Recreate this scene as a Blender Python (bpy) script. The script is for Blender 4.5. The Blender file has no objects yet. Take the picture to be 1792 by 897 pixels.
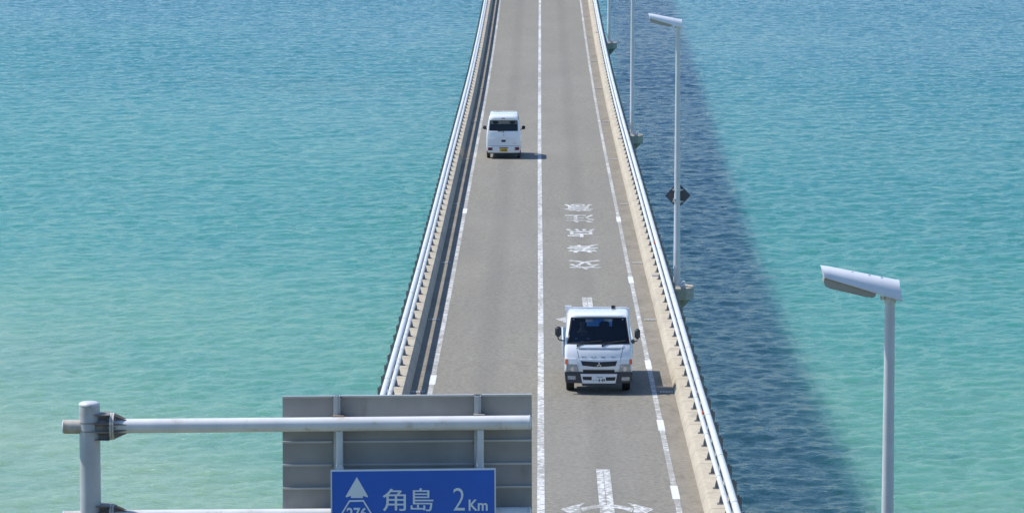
import bpy, bmesh, math, random
from mathutils import Vector, Matrix
random.seed(7)
R = math.radians
S = bpy.context.scene
COL = S.collection

# ------------------------------------------------------------------ camera, sky, sun, exposure
F_PX, PW, PH, HOR = 7000.0, 1792.0, 897.0, -400.0      # focal length in photo pixels, photo size, row of the horizon
CAM_Z = 30.3
ALPHA = math.atan((PH/2-HOR)/F_PX)
cam_d = bpy.data.cameras.new('camera'); cam = bpy.data.objects.new('camera', cam_d); COL.objects.link(cam)
cam_d.sensor_width = 36; cam_d.lens = 36*F_PX/PW
cam_d.clip_start = .5; cam_d.clip_end = 20000
YAW = math.atan(50*math.cos(ALPHA)/F_PX)
cam.location = (0, 0, CAM_Z)
cam.rotation_euler = (math.pi/2-ALPHA, 0, YAW)
S.camera = cam
CM = cam.rotation_euler.to_matrix()

SUN_T, SUN_B = .675, .22                                # shadow run to the right / towards the camera per metre of height
sdir = Vector((-SUN_T, SUN_B, 1)).normalized()
SUN_EL = math.asin(sdir.z); SUN_AZ = math.atan2(sdir.x, sdir.y)
w = bpy.data.worlds.new('World'); S.world = w; w.use_nodes = True
nt = w.node_tree; bgn = nt.nodes['Background']
sky = nt.nodes.new('ShaderNodeTexSky'); sky.sky_type = 'NISHITA'; sky.sun_disc = False
sky.sun_elevation = SUN_EL; sky.sun_rotation = SUN_AZ; sky.altitude = 50
sky.air_density = 1.0; sky.dust_density = .1; sky.ozone_density = 2.0
tint = nt.nodes.new('ShaderNodeMix'); tint.data_type = 'RGBA'; tint.blend_type = 'MULTIPLY'; tint.inputs[0].default_value = 1
tint.inputs[7].default_value = (.90, 1.04, 1.22, 1)      # clear, very blue sea air
nt.links.new(sky.outputs[0], tint.inputs[6]); nt.links.new(tint.outputs[2], bgn.inputs[0]); bgn.inputs[1].default_value = .122
sl = bpy.data.lights.new('sun', 'SUN'); sl.energy = 4.15; sl.angle = R(.55); sl.color = (1, .955, .88)
so = bpy.data.objects.new('sun', sl); COL.objects.link(so)
so.rotation_euler = sdir.to_track_quat('Z', 'Y').to_euler(); so.location = (-40, 60, 90)
S.view_settings.view_transform = 'Standard'; S.view_settings.look = 'None'
S.view_settings.exposure = .24; S.view_settings.gamma = 1; S.view_settings.use_curve_mapping = False
S.cycles.use_denoising = True
S.cycles.max_bounces = 8; S.cycles.caustics_reflective = False; S.cycles.caustics_refractive = False

def at(px, py, Y):
    """world point seen at photo pixel (px, py) at distance Y along the road"""
    d = CM @ Vector(((px-PW/2)/F_PX, -(py-PH/2)/F_PX, -1))
    return Vector((0, 0, CAM_Z)) + d*(Y/d.y)

# ------------------------------------------------------------------ road profile (a long shallow sag)
PROF = [(-60, 13.0), (0, 13.3), (40, 14.1), (60, 14.55), (84, 15.08), (100, 15.4), (126, 15.8), (148, 16.05), (170, 16.3),
        (191, 16.5), (211, 16.58), (243, 16.4), (278, 15.85), (330, 14.8), (400, 13.2), (520, 10.8), (700, 8.6), (1000, 8.0)]
def _cr(y):
    P = PROF
    for i in range(len(P)-1):
        if P[i][0] <= y <= P[i+1][0]: break
    x0, y0 = P[i]; x1, y1 = P[i+1]
    def sl(k):
        if k <= 0 or k >= len(P)-1: return 0
        return (P[k+1][1]-P[k-1][1])/(P[k+1][0]-P[k-1][0])
    h = x1-x0; t = (y-x0)/h; m0 = sl(i)*h; m1 = sl(i+1)*h
    return (2*t**3-3*t*t+1)*y0+(t**3-2*t*t+t)*m0+(-2*t**3+3*t*t)*y1+(t**3-t*t)*m1
def zr(y): return CAM_Z-_cr(max(-59, min(999, y)))
def ax(y):                                             # the axis drifts a few centimetres
    t = max(0, min(1, (y-100)/90.0)); return .055*(1-t*t*(3-2*t))
def ground_y(py):
    y = 100.0
    for _ in range(60):
        d = CM @ Vector((0, -(py-PH/2)/F_PX, -1)); yn = (zr(y)-CAM_Z)/d.z*d.y
        y = .5*y+.5*yn
    return y

# ------------------------------------------------------------------ materials
def principled(name):
    m = bpy.data.materials.new(name); m.use_nodes = True
    return m, m.node_tree.nodes, m.node_tree.links, m.node_tree.nodes['Principled BSDF']
def mapping(N, L, scale=(1, 1, 1), world=False):
    if world: tc = N.new('ShaderNodeNewGeometry'); out = tc.outputs['Position']
    else: tc = N.new('ShaderNodeTexCoord'); out = tc.outputs['Object']
    mp = N.new('ShaderNodeMapping'); mp.inputs['Scale'].default_value = scale
    L.new(out, mp.inputs[0]); return mp.outputs[0]
def noise(N, L, vec, scale, detail=4, rough=.55):
    n = N.new('ShaderNodeTexNoise'); n.inputs['Scale'].default_value = scale
    n.inputs['Detail'].default_value = detail; n.inputs['Roughness'].default_value = rough
    L.new(vec, n.inputs['Vector']); return n.outputs[0]
def ramp(N, L, fac, stops, interp='LINEAR'):
    r = N.new('ShaderNodeValToRGB'); cr = r.color_ramp; cr.interpolation = interp
    while len(cr.elements) < len(stops): cr.elements.new(.5)
    for e, (p, c) in zip(cr.elements, stops):
        e.position = p; e.color = (c[0], c[1], c[2], 1) if hasattr(c, '__len__') else (c, c, c, 1)
    L.new(fac, r.inputs[0]); return r.outputs[0]
def mix(N, L, fac, a, b, mode='MIX'):
    m = N.new('ShaderNodeMix'); m.data_type = 'RGBA'; m.blend_type = mode
    for k, v in ((0, fac), (6, a), (7, b)):
        if hasattr(v, 'is_linked') or hasattr(v, 'links'): L.new(v, m.inputs[k])
        elif k == 0: m.inputs[0].default_value = v
        else: m.inputs[k].default_value = (v[0], v[1], v[2], 1)
    return m.outputs[2]
def math_n(N, L, op, a, b=None):
    m = N.new('ShaderNodeMath'); m.operation = op
    for k, v in ((0, a), (1, b)):
        if v is None: continue
        if hasattr(v, 'links'): L.new(v, m.inputs[k])
        else: m.inputs[k].default_value = v
    return m.outputs[0]
def bump(N, L, bs, h, strength, dist):
    b = N.new('ShaderNodeBump'); b.inputs['Strength'].default_value = strength; b.inputs['Distance'].default_value = dist
    L.new(h, b.inputs['Height']); L.new(b.outputs[0], bs.inputs['Normal'])
def simple(name, col, rough=.5, metal=0, var=.12, vscale=3, dirt=None, dirt_amt=.0, dscale=(1, 1, 1), coat=0):
    m, N, L, bs = principled(name)
    v = mapping(N, L, (1, 1, 1))
    n = noise(N, L, v, vscale, 5)
    c2 = tuple(x*(1-var) for x in col); c1 = tuple(min(1, x*(1+var*.5)) for x in col)
    c = ramp(N, L, n, [(.3, c2), (.7, c1)])
    if dirt:
        d = noise(N, L, mapping(N, L, dscale), 2.5, 7, .65)
        f = ramp(N, L, d, [(.62-dirt_amt*.2, 0.0), (.8-dirt_amt*.2, 1.0)])
        c = mix(N, L, f, c, dirt)
    L.new(c, bs.inputs['Base Color'])
    bs.inputs['Roughness'].default_value = rough; bs.inputs['Metallic'].default_value = metal
    if coat: bs.inputs['Coat Weight'].default_value = coat; bs.inputs['Coat Roughness'].default_value = .05
    return m

ASPH_A, ASPH_B = (.142, .130, .104), (.300, .279, .226)
def asphalt_colour(N, L):
    v = mapping(N, L, (1, 1, 1), True)
    fine = noise(N, L, v, 9, 5, .8)
    big = noise(N, L, mapping(N, L, (1, .12, 1), True), .9, 4)
    c = ramp(N, L, fine, [(.36, ASPH_A), (.64, ASPH_B)])
    c = mix(N, L, math_n(N, L, 'MULTIPLY', ramp(N, L, big, [(.35, 0.), (.7, 1.)]), .45), c, (.182, .171, .147))
    sp = noise(N, L, mapping(N, L, (1, .3, 1), True), .25, 3)
    c = mix(N, L, ramp(N, L, sp, [(.45, 0.), (.75, .3)]), c, (.298, .281, .242))
    return c, fine, v
def mk_asphalt():
    m, N, L, bs = principled('asphalt'); c, fine, v = asphalt_colour(N, L)
    sx = N.new('ShaderNodeSeparateXYZ'); L.new(v, sx.inputs[0])
    # two wheel paths per lane, polished slightly lighter; oil band between
    a = math_n(N, L, 'ABSOLUTE', math_n(N, L, 'SUBTRACT', math_n(N, L, 'ABSOLUTE', sx.outputs[0]), 1.4))
    band = ramp(N, L, a, [(.12, 1.), (.42, 0.)])
    c = mix(N, L, math_n(N, L, 'MULTIPLY', band, .22), c, (.125, .118, .105))
    # tiny tar cracks
    cr = noise(N, L, mapping(N, L, (.6, .6, .6), True), 1.1, 8, .7)
    f = ramp(N, L, cr, [(.495, 0.), (.5, 1.), (.505, 0.)])
    msk = ramp(N, L, noise(N, L, v, .35, 2), [(.62, 0.), (.66, .45)])
    c = mix(N, L, math_n(N, L, 'MULTIPLY', f, msk), c, (.10, .09, .08))
    L.new(c, bs.inputs['Base Color']); bs.inputs['Roughness'].default_value = .9
    bump(N, L, bs, noise(N, L, v, 60, 3), .35, .01)
    return m
def mk_shoulder():
    m, N, L, bs = principled('shoulder_concrete')
    v = mapping(N, L, (1, .35, 1), True)
    c = ramp(N, L, noise(N, L, v, 1.4, 7, .65), [(.25, (.12, .10, .07)), (.5, (.225, .192, .142)), (.8, (.31, .27, .205))])
    sp = noise(N, L, mapping(N, L, (1, 1, 1), True), 9, 4, .8)
    c = mix(N, L, .35, c, ramp(N, L, sp, [(.4, (.13, .12, .10)), (.6, (.34, .31, .26))]))
    L.new(c, bs.inputs['Base Color']); bs.inputs['Roughness'].default_value = .92
    return m
def mk_paint(name, thr, stripes=0.0):
    m, N, L, bs = principled(name); base, fine, v = asphalt_colour(N, L)
    n = noise(N, L, mapping(N, L, (1.2, 1.2, 1), True), 6.5, 7, .72)
    big = noise(N, L, mapping(N, L, (1, .5, 1), True), .55, 2)
    h = math_n(N, L, 'ADD', n, math_n(N, L, 'MULTIPLY', math_n(N, L, 'SUBTRACT', big, .5), .35))
    if stripes:
        wv = noise(N, L, mapping(N, L, (.25, 6.5, 1), True), 1.5, 3, .6)
        h = math_n(N, L, 'ADD', h, math_n(N, L, 'MULTIPLY', math_n(N, L, 'SUBTRACT', wv, .5), stripes))
    f = ramp(N, L, h, [(thr-.04, 1.), (thr+.05, 0.)])
    pc = ramp(N, L, fine, [(.3, (.58, .58, .56)), (.7, (.74, .74, .72))])
    c = mix(N, L, math_n(N, L, 'MULTIPLY', f, .78), pc, base)
    L.new(c, bs.inputs['Base Color']); bs.inputs['Roughness'].default_value = .7
    return m
def mk_concrete(name, a, b, joint=2.0, stain=(.12, .11, .09), st=.3):
    m, N, L, bs = principled(name)
    v = mapping(N, L, (1, .4, 1), True)
    c = ramp(N, L, noise(N, L, v, 1.1, 8, .65), [(.25, a), (.75, b)])
    g = noise(N, L, mapping(N, L, (1, 1, 1), True), 7, 5, .7)
    c = mix(N, L, .3, c, ramp(N, L, g, [(.35, tuple(x*.7 for x in a)), (.65, tuple(min(1, x*1.15) for x in b))]))
    s2 = noise(N, L, mapping(N, L, (1, .6, 1), True), .8, 6, .7)
    c = mix(N, L, ramp(N, L, s2, [(.56, 0.), (.8, st*2)]), c, stain)
    if joint:
        sx = N.new('ShaderNodeSeparateXYZ'); L.new(mapping(N, L, (1, 1, 1), True), sx.inputs[0])
        p = math_n(N, L, 'PINGPONG', math_n(N, L, 'ADD', sx.outputs[1], .55), joint/2)
        f = ramp(N, L, p, [(0, 1.), (.022, .9), (.04, 0.)])
        c = mix(N, L, math_n(N, L, 'MULTIPLY', f, .55), c, (.10, .085, .07))
    L.new(c, bs.inputs['Base Color']); bs.inputs['Roughness'].default_value = .9
    bump(N, L, bs, g, .3, .01)
    return m
def mk_water():
    m, N, L, bs = principled('sea_water')
    v = mapping(N, L, (1, 1, 1), True)
    sx = N.new('ShaderNodeSeparateXYZ'); L.new(v, sx.inputs[0])
    lowf = noise(N, L, mapping(N, L, (1, .55, 1), True), .018, 4, .5)
    yy = math_n(N, L, 'ADD', sx.outputs[1], math_n(N, L, 'MULTIPLY', math_n(N, L, 'SUBTRACT', lowf, .5), 150))
    yy = math_n(N, L, 'ADD', yy, math_n(N, L, 'MULTIPLY', sx.outputs[0], .95))
    t = math_n(N, L, 'DIVIDE', math_n(N, L, 'SUBTRACT', yy, 150), 500)
    c = ramp(N, L, t, [(0.0, (.205, .335, .225)), (.07, (.095, .275, .195)), (.16, (.044, .232, .185)),
                       (.36, (.030, .195, .185)), (.60, (.026, .158, .182)), (.9, (.024, .140, .175))])
    # sand and weed showing through in soft patches, streaks of suspended silt
    pt = noise(N, L, mapping(N, L, (1, .8, 1), True), .06, 5, .6)
    c = mix(N, L, ramp(N, L, pt, [(.5, 0.), (.8, .35)]), c, (.04, .19, .185))
    sp = noise(N, L, mapping(N, L, (.5, 1, 1), True), .09, 6, .65)
    c = mix(N, L, ramp(N, L, sp, [(.52, 0.), (.75, .30)]), c, (.15, .29, .25))
    wd = noise(N, L, mapping(N, L, (.7, .5, 1), True), .035, 5, .6)
    c = mix(N, L, ramp(N, L, wd, [(.60, 0.), (.72, .35)]), c, (.05, .15, .14))
    L.new(c, bs.inputs['Base Color'])
    bs.inputs['Roughness'].default_value = .16; bs.inputs['IOR'].default_value = 1.33
    bs.inputs['Subsurface Weight'].default_value = SSS; bs.inputs['Subsurface Radius'].default_value = (.8, 1, 1); bs.inputs['Subsurface Scale'].default_value = 12.0
    vr = N.new('ShaderNodeMapping'); vr.inputs['Rotation'].default_value = (0, 0, R(8)); vr.inputs['Scale'].default_value = (.8, 1, 1)
    L.new(v, vr.inputs[0])
    a = noise(N, L, vr.outputs[0], 1.7, 5, .62)
    vr2 = N.new('ShaderNodeMapping'); vr2.inputs['Rotation'].default_value = (0, 0, R(-24)); vr2.inputs['Scale'].default_value = (.8, 1, 1)
    L.new(v, vr2.inputs[0])
    d = noise(N, L, vr2.outputs[0], 3.6, 4, .6)
    h = math_n(N, L, 'ADD', math_n(N, L, 'MULTIPLY', a, .7), math_n(N, L, 'MULTIPLY', d, .25))
    bump(N, L, bs, h, 1.0, WAVE)
    return m
SSS = 1.0; WAVE = .32; WAVE_H = .64

M = {}
M['asphalt'] = mk_asphalt(); M['shoulder'] = mk_shoulder()
M['paint'] = mk_paint('road_paint', .50); M['paint_worn'] = mk_paint('road_paint_worn', .555, .6)
M['paint_text'] = mk_paint('road_paint_lettering', .505); M['paint_fresh'] = mk_paint('road_paint_fresh', .30)
M['kerb'] = mk_concrete('kerb_concrete', (.38, .33, .25), (.55, .485, .375))
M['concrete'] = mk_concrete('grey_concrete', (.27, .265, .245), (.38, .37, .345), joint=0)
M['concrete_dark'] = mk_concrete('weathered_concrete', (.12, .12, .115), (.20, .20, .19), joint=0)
M['rail'] = simple('white_rail_paint', (.66, .67, .685), .38, 0, .06, 2, (.40, .33, .26), .12, (3, 1, 3))
M['post'] = simple('galvanised_post', (.20, .215, .23), .5, .3, .2)
M['galv'] = simple('galvanised_steel', (.64, .645, .65), .45, .05, .1, 4, (.40, .33, .25), .12)
M['galv_rust'] = simple('rusty_galvanised_steel', (.27, .25, .23), .65, .1, .3, 6, (.17, .095, .05), .7)
M['galv_stain'] = simple('stained_galvanised_steel', (.60, .58, .54), .5, .05, .2, 5, (.36, .24, .14), .75)
M['post_paint'] = simple('gantry_post_paint', (.50, .50, .515), .45, .05, .12, 3, (.36, .30, .24), .15)
M['arm_paint'] = simple('gantry_arm_paint', (.72, .72, .71), .45, .0, .1, 3, (.46, .38, .28), .3)
M['pole'] = simple('pole_grey_paint', (.58, .59, .61), .4, .05, .08, 4)
M['head'] = simple('lamp_white_paint', (.74, .76, .80), .35, .05, .06, 5, (.35, .34, .33), .03)
M['head_dark'] = simple('lamp_tray_metal', (.40, .38, .34), .5, .2, .1)
M['lens'] = simple('lamp_glass', (.55, .55, .5), .15, 0, .02)
M['panel_back'] = simple('aluminium_panel_back', (.35, .335, .315), .5, .1, .25, 1.2, (.22, .20, .16), .2, (1, 1, .3))
M['panel_rib'] = simple('aluminium_rib', (.58, .60, .62), .4, .35, .1)
M['sign_blue'] = simple('sign_blue', (.021, .128, .54), .35, 0, .08, 1.5)
M['sign_white'] = simple('sign_white', (.72, .80, .82), .4, 0, .03)
M['diamond_back'] = simple('dark_sign_back', (.085, .085, .10), .5, .2, .15)
M['grate'] = simple('grate_bars', (.62, .60, .54), .6, .2, .1)
M['grate_pit'] = simple('grate_pit', (.06, .06, .055), .9)
M['car_white'] = simple('white_car_paint', (.80, .81, .82), .25, 0, .02, 2, coat=.8)
M['truck_white'] = simple('white_truck_paint', (.80, .81, .82), .28, 0, .03, 2, coat=.6)
M['black'] = simple('black_plastic', (.028, .029, .032), .5, 0, .1)
M['charcoal'] = simple('dark_grey_plastic', (.05, .053, .06), .5, 0, .1)
M['rubber'] = simple('tyre_rubber', (.022, .022, .023), .85, 0, .2)
M['steel'] = simple('wheel_steel', (.45, .46, .47), .4, .5, .1)
M['chrome'] = simple('chrome', (.75, .76, .78), .15, .9, .05)
M['red'] = simple('red_lens', (.13, .010, .015), .2, 0, .05)
M['orange'] = simple('orange_lens', (.75, .16, .05), .25, 0, .05)
M['clear'] = simple('headlamp_lens', (.42, .45, .47), .12, .3, .3, 20)
M['dglass'] = simple('tinted_glass', (.012, .016, .020), .06, 0, .1)
M['yplate'] = simple('yellow_number_plate', (.62, .44, .07), .5, 0, .05)
M['wplate'] = simple('white_number_plate', (.78, .80, .80), .5, 0, .03)
M['ink'] = simple('black_ink', (.012, .02, .017), .5)
M['inkg'] = simple('green_ink', (.05, .18, .12), .5)
M['interior'] = simple('cab_trim', (.035, .04, .045), .8)
M['shade_trim'] = simple('van_seat_trim', (.12, .12, .125), .8)
M['crate'] = simple('blue_crate_plastic', (.05, .36, .90), .5)
M['label_w'] = simple('pale_label', (.75, .78, .8), .6)
M['cloth'] = simple('dark_work_cloth', (.03, .04, .08), .9)
M['glove'] = simple('white_glove', (.78, .77, .74), .8)
M['skin'] = simple('skin', (.45, .27, .19), .6)
M['hair'] = simple('black_hair', (.012, .01, .01), .7)
M['reflect'] = simple('orange_reflector', (.65, .10, .03), .35)
def mk_glass():
    m = bpy.data.materials.new('windscreen_glass'); m.use_nodes = True; N = m.node_tree.nodes; L = m.node_tree.links
    N.clear(); o = N.new('ShaderNodeOutputMaterial'); mx = N.new('ShaderNodeMixShader')
    t = N.new('ShaderNodeBsdfTransparent'); t.inputs[0].default_value = (.42, .47, .50, 1)
    g = N.new('ShaderNodeBsdfGlossy'); g.inputs['Roughness'].default_value = .05
    fr = N.new('ShaderNodeFresnel'); fr.inputs[0].default_value = 1.5
    L.new(fr.outputs[0], mx.inputs[0]); L.new(t.outputs[0], mx.inputs[1]); L.new(g.outputs[0], mx.inputs[2]); L.new(mx.outputs[0], o.inputs[0])
    return m
M['glass'] = mk_glass()
M['glass_clear'] = mk_glass(); M['glass_clear'].node_tree.nodes['Transparent BSDF'].inputs[0].default_value = (.88, .92, .93, 1)
M['glass'].node_tree.nodes['Transparent BSDF'].inputs[0].default_value = (.62, .68, .74, 1)
M['glass_tint'] = mk_glass(); M['glass_tint'].node_tree.nodes['Transparent BSDF'].inputs[0].default_value = (.40, .43, .45, 1)

# ------------------------------------------------------------------ object helpers
def link(name, me, mat, parent=None, smooth=None):
    mats = mat if isinstance(mat, (list, tuple)) else [mat]
    for k in mats: me.materials.append(M[k])
    o = bpy.data.objects.new(name, me); COL.objects.link(o)
    if parent: o.parent = parent
    if smooth:
        for p in me.polygons: p.use_smooth = True
        me.set_sharp_from_angle(angle=R(smooth))
    return o
def tag(o, label=None, cat=None, group=None, kind=None):
    for k, v in (('label', label), ('category', cat), ('group', group), ('kind', kind)):
        if v: o[k] = v
    return o
def thing(name, label, cat, loc=(0, 0, 0), group=None, rz=0):
    o = bpy.data.objects.new(name, None); COL.objects.link(o); o.location = loc; o.rotation_euler = (0, 0, rz)
    o.empty_display_size = .3
    return tag(o, label, cat, group)
def copy_tree(o, parent=None):
    c = o.copy(); COL.objects.link(c)
    if parent: c.parent = parent
    for ch in [k for k in o.children]: copy_tree(ch, c)
    return c
class MB:
    def __init__(s): s.bm = bmesh.new()
    def box(s, a, b, rot=None, piv=None):
        vs = [s.bm.verts.new((x, y, z)) for x in (a[0], b[0]) for y in (a[1], b[1]) for z in (a[2], b[2])]
        for f in ((0, 1, 3, 2), (4, 6, 7, 5), (0, 4, 5, 1), (2, 3, 7, 6), (0, 2, 6, 4), (1, 5, 7, 3)): s.bm.faces.new([vs[i] for i in f])
        if rot is not None: bmesh.ops.rotate(s.bm, verts=vs, cent=piv or ((a[0]+b[0])/2, (a[1]+b[1])/2, (a[2]+b[2])/2), matrix=rot)
        return s
    def tube(s, pts, rads, n=16, caps=True):
        pts = [Vector(p) for p in pts]
        if not hasattr(rads, '__len__'): rads = [rads]*len(pts)
        rings = []
        for i, p in enumerate(pts):
            t = (pts[min(i+1, len(pts)-1)]-pts[max(i-1, 0)]).normalized()
            u = t.cross(Vector((0, 0, 1)) if abs(t.z) < .9 else Vector((1, 0, 0))).normalized(); v = t.cross(u)
            rings.append([s.bm.verts.new(p+(u*math.cos(q)+v*math.sin(q))*rads[i]) for q in [2*math.pi*k/n for k in range(n)]])
        for a, b in zip(rings, rings[1:]):
            for k in range(n): s.bm.faces.new((a[k], a[(k+1) % n], b[(k+1) % n], b[k]))
        if caps: s.bm.faces.new(rings[0]); s.bm.faces.new(rings[-1])
        return s
    def prism(s, poly, vec):
        vec = Vector(vec); a = [s.bm.verts.new(p) for p in poly]; b = [s.bm.verts.new(Vector(p)+vec) for p in poly]
        s.bm.faces.new(a); s.bm.faces.new(b); n = len(poly)
        for k in range(n): s.bm.faces.new((a[k], a[(k+1) % n], b[(k+1) % n], b[k]))
        return s
    def hexa(s, lo, hi):                               # two quads joined
        a = [s.bm.verts.new(p) for p in lo]; b = [s.bm.verts.new(p) for p in hi]
        s.bm.faces.new(a); s.bm.faces.new(b); n = len(lo)
        for k in range(n): s.bm.faces.new((a[k], a[(k+1) % n], b[(k+1) % n], b[k]))
        return s
    def bevel(s, w, seg=2, ang=30):
        bmesh.ops.recalc_face_normals(s.bm, faces=s.bm.faces[:])
        es = [e for e in s.bm.edges if len(e.link_faces) == 2 and e.calc_face_angle(0) > R(ang)]
        bmesh.ops.bevel(s.bm, geom=es, offset=w, segments=seg, affect='EDGES', clamp_overlap=True); return s
    def mesh(s, name):
        bmesh.ops.recalc_face_normals(s.bm, faces=s.bm.faces[:])
        me = bpy.data.meshes.new(name); s.bm.to_mesh(me); s.bm.free(); return me
    def build(s, name, mat, parent=None, smooth=35): return link(name, s.mesh(name), mat, parent, smooth)

def sweep(prof, y0, y1, step=1.0, closed=True, flatcap=True):
    """sweep an (X, h) profile along the road line"""
    mb = MB(); n = max(1, int(round((y1-y0)/step))); rings = []
    for i in range(n+1):
        y = y0+(y1-y0)*i/n; z = zr(y); a = ax(y)
        rings.append([mb.bm.verts.new((x+a, y, z+h)) for x, h in prof])
    m = len(prof)
    for a, b in zip(rings, rings[1:]):
        for k in range(m if closed else m-1): mb.bm.faces.new((a[k], b[k], b[(k+1) % m], a[(k+1) % m]))
    if closed: mb.bm.faces.new(rings[0]); mb.bm.faces.new(rings[-1])
    return mb
def zlin(y):
    f = math.floor(y); t = y-f; return zr(f)*(1-t)+zr(f+1)*t

def text_mesh(txt, h, offset=0.0, w=None, extrude=0.0, shear=0, spacing=1.0):
    cu = bpy.data.curves.new('t', 'FONT'); cu.body = txt; cu.size = 1; cu.offset = offset; cu.extrude = extrude; cu.resolution_u = 3
    cu.space_character = spacing
    o = bpy.data.objects.new('t', cu); COL.objects.link(o)
    dg = bpy.context.evaluated_depsgraph_get(); me = bpy.data.meshes.new_from_object(o.evaluated_get(dg))
    bpy.data.objects.remove(o); bpy.data.curves.remove(cu)
    xs = [v.co.x for v in me.vertices]; ys = [v.co.y for v in me.vertices]
    x0, x1, y0_, y1_ = min(xs), max(xs), min(ys), max(ys); k = h/(y1_-y0_); kx = k if w is None else w/(x1-x0)
    for v in me.vertices: v.co = Vector(((v.co.x-(x0+x1)/2)*kx, (v.co.y-(y0_+y1_)/2)*k, v.co.z*k))
    me.materials.clear()
    return me
def facing(me, origin, rx=90, thick=.004):
    """stand a flat text mesh up, facing the camera side (-Y)"""
    mtx = Matrix.Translation(origin) @ Matrix.Rotation(R(rx), 4, 'X')
    me.transform(mtx); return me

# ------------------------------------------------------------------ sea and land
import numpy as np
def axis_pts(lo, hi, d0, d1, far_lo, far_hi):
    p = [lo]
    while p[-1] < hi: p.append(p[-1]+d0+(d1-d0)*max(0., min(1., (p[-1]-lo)/(hi-lo))))
    st, q = d1, p[-1]
    while q < far_hi: st *= 1.25; q += st; p.append(q)
    st, q, r_ = d0, lo, []
    while q > far_lo: st *= 1.25; q -= st; r_.append(q)
    return np.array(r_[::-1]+p)
wx = axis_pts(-88, 88, .21, .21, -6000, 6000); wy = axis_pts(145, 620, .18, .50, -3000, 9000)
X, Y = np.meshgrid(wx, wy); Hh = np.zeros_like(X); rng = np.random.RandomState(5)
for k in range(140):                                    # a short-crested wind sea running roughly along the bridge
    lam = .75*(6.5/.75)**(rng.rand()**1.5); th = rng.normal(R(82), R(52)); kk = 2*math.pi/lam
    amp = .0044*lam**.62*(.5+rng.rand())*(1 if lam < 4 else .7); ph = rng.rand()*6.283
    f = kk*(math.cos(th)*X+math.sin(th)*Y)+ph+.8*np.sin(X*.05*rng.rand()+Y*.043*rng.rand()+ph)
    Hh += amp*(np.sin(f)+.22*np.sin(2*f+1.57))
gust = .85+.22*np.sin(X*.035+Y*.021+1)*np.sin(Y*.031-X*.012)
fade = np.clip((230-np.abs(X))/130, 0, 1)*np.clip((900-Y)/240, 0, 1)*np.clip((Y-100)/30, 0, 1)
Hh *= gust*fade*WAVE_H
nv = X.size; ny_, nx_ = X.shape
co = np.stack([X, Y, Hh], -1).reshape(-1, 3).astype(np.float32)
idx = np.arange(nv).reshape(ny_, nx_); qd = np.stack([idx[:-1, :-1], idx[:-1, 1:], idx[1:, 1:], idx[1:, :-1]], -1).reshape(-1, 4).astype(np.int32)
me = bpy.data.meshes.new('water'); me.vertices.add(nv); me.vertices.foreach_set('co', co.ravel())
me.loops.add(qd.size); me.loops.foreach_set('vertex_index', qd.ravel())
me.polygons.add(len(qd)); me.polygons.foreach_set('loop_start', np.arange(0, qd.size, 4, dtype=np.int32))
me.polygons.foreach_set('use_smooth', np.ones(len(qd), dtype=bool)); me.update(calc_edges=True)
M['water'] = mk_water()
tag(link('water', me, 'water'), kind='structure')

def land_mat():
    m, N, L, bs = principled('headland_grass_and_rock'); v = mapping(N, L, (1, 1, 1), True)
    c = ramp(N, L, noise(N, L, v, .35, 8, .65), [(.3, (.035, .06, .018)), (.5, (.07, .095, .03)), (.62, (.16, .14, .10)), (.8, (.26, .235, .19))])
    L.new(c, bs.inputs['Base Color']); bs.inputs['Roughness'].default_value = .95; bump(N, L, bs, noise(N, L, v, 1.5, 6), .6, .3); return m
M['land'] = land_mat()
def land_h(x, y):
    top = CAM_Z-1.7
    hill = top-.52*max(0, y-6)-.012*abs(x)**1.5
    low = zr(y)-.55-.5
    h = max(hill, low)
    if abs(x) < 5.6: h = min(max(low, hill if y < 16 else -9), h) if y < 16 else low+.0
    edge = max(0, y-(66-abs(x)*.35)); h -= edge*1.1+max(0, abs(x)-11)*.7*(1 if y > 30 else .2)
    r = .5*math.sin(x*.7+y*.3)+.4*math.sin(x*.23-y*.51)
    if 5.6 < abs(x) and not (abs(x) < 8 and 40 < y < 60): h += r*.5
    return max(h, -2.0)
bm = bmesh.new(); nx, ny = 60, 62; g = []
for j in range(ny+1):
    y = -60+j*2.2; g.append([bm.verts.new((-72+i*2.4, y, land_h(-72+i*2.4, y))) for i in range(nx+1)])
for j in range(ny):
    for i in range(nx): bm.faces.new((g[j][i], g[j][i+1], g[j+1][i+1], g[j+1][i]))
me = bpy.data.meshes.new('terrain'); bm.to_mesh(me); bm.free()
tag(link('terrain', me, 'land', None, 60), kind='structure')

# ------------------------------------------------------------------ road and its paint
YA, YB = 18.0, 640.0
road = sweep([(-2.87, 0), (2.87, 0)], YA, YB, 1.0, closed=False).build('road', 'asphalt'); tag(road, kind='structure')
for sgn in (-1, 1):
    p = [(sgn*2.87, 0), (sgn*3.34, 0)]
    sweep(p if sgn > 0 else p[::-1], YA, YB, 1.0, closed=False).build('shoulder', 'shoulder', road)
def strip(x0, x1, y0, y1, name, mat, h=.004):
    n = [(x0, h), (x1, h)]; return sweep(n, y0, y1, 1.0, closed=False).build(name, mat, road)
CLX = -.035
strip(CLX-.078, CLX+.078, YA, YB, 'centre_line', 'paint')
strip(-2.855, -2.735, YA, YB, 'edge_line', 'paint_worn'); strip(2.735, 2.855, YA, YB, 'edge_line', 'paint_worn')
for sgn, rows in ((1, (640, 487, 384, 866, 745)), (-1, (370, 668))):
    for py in rows:
        y = round(ground_y(py)); strip(sgn*2.79-.08, sgn*2.79+.08, y-.9, y+.9, 'line_patch', 'paint_fresh', .008)
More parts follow.
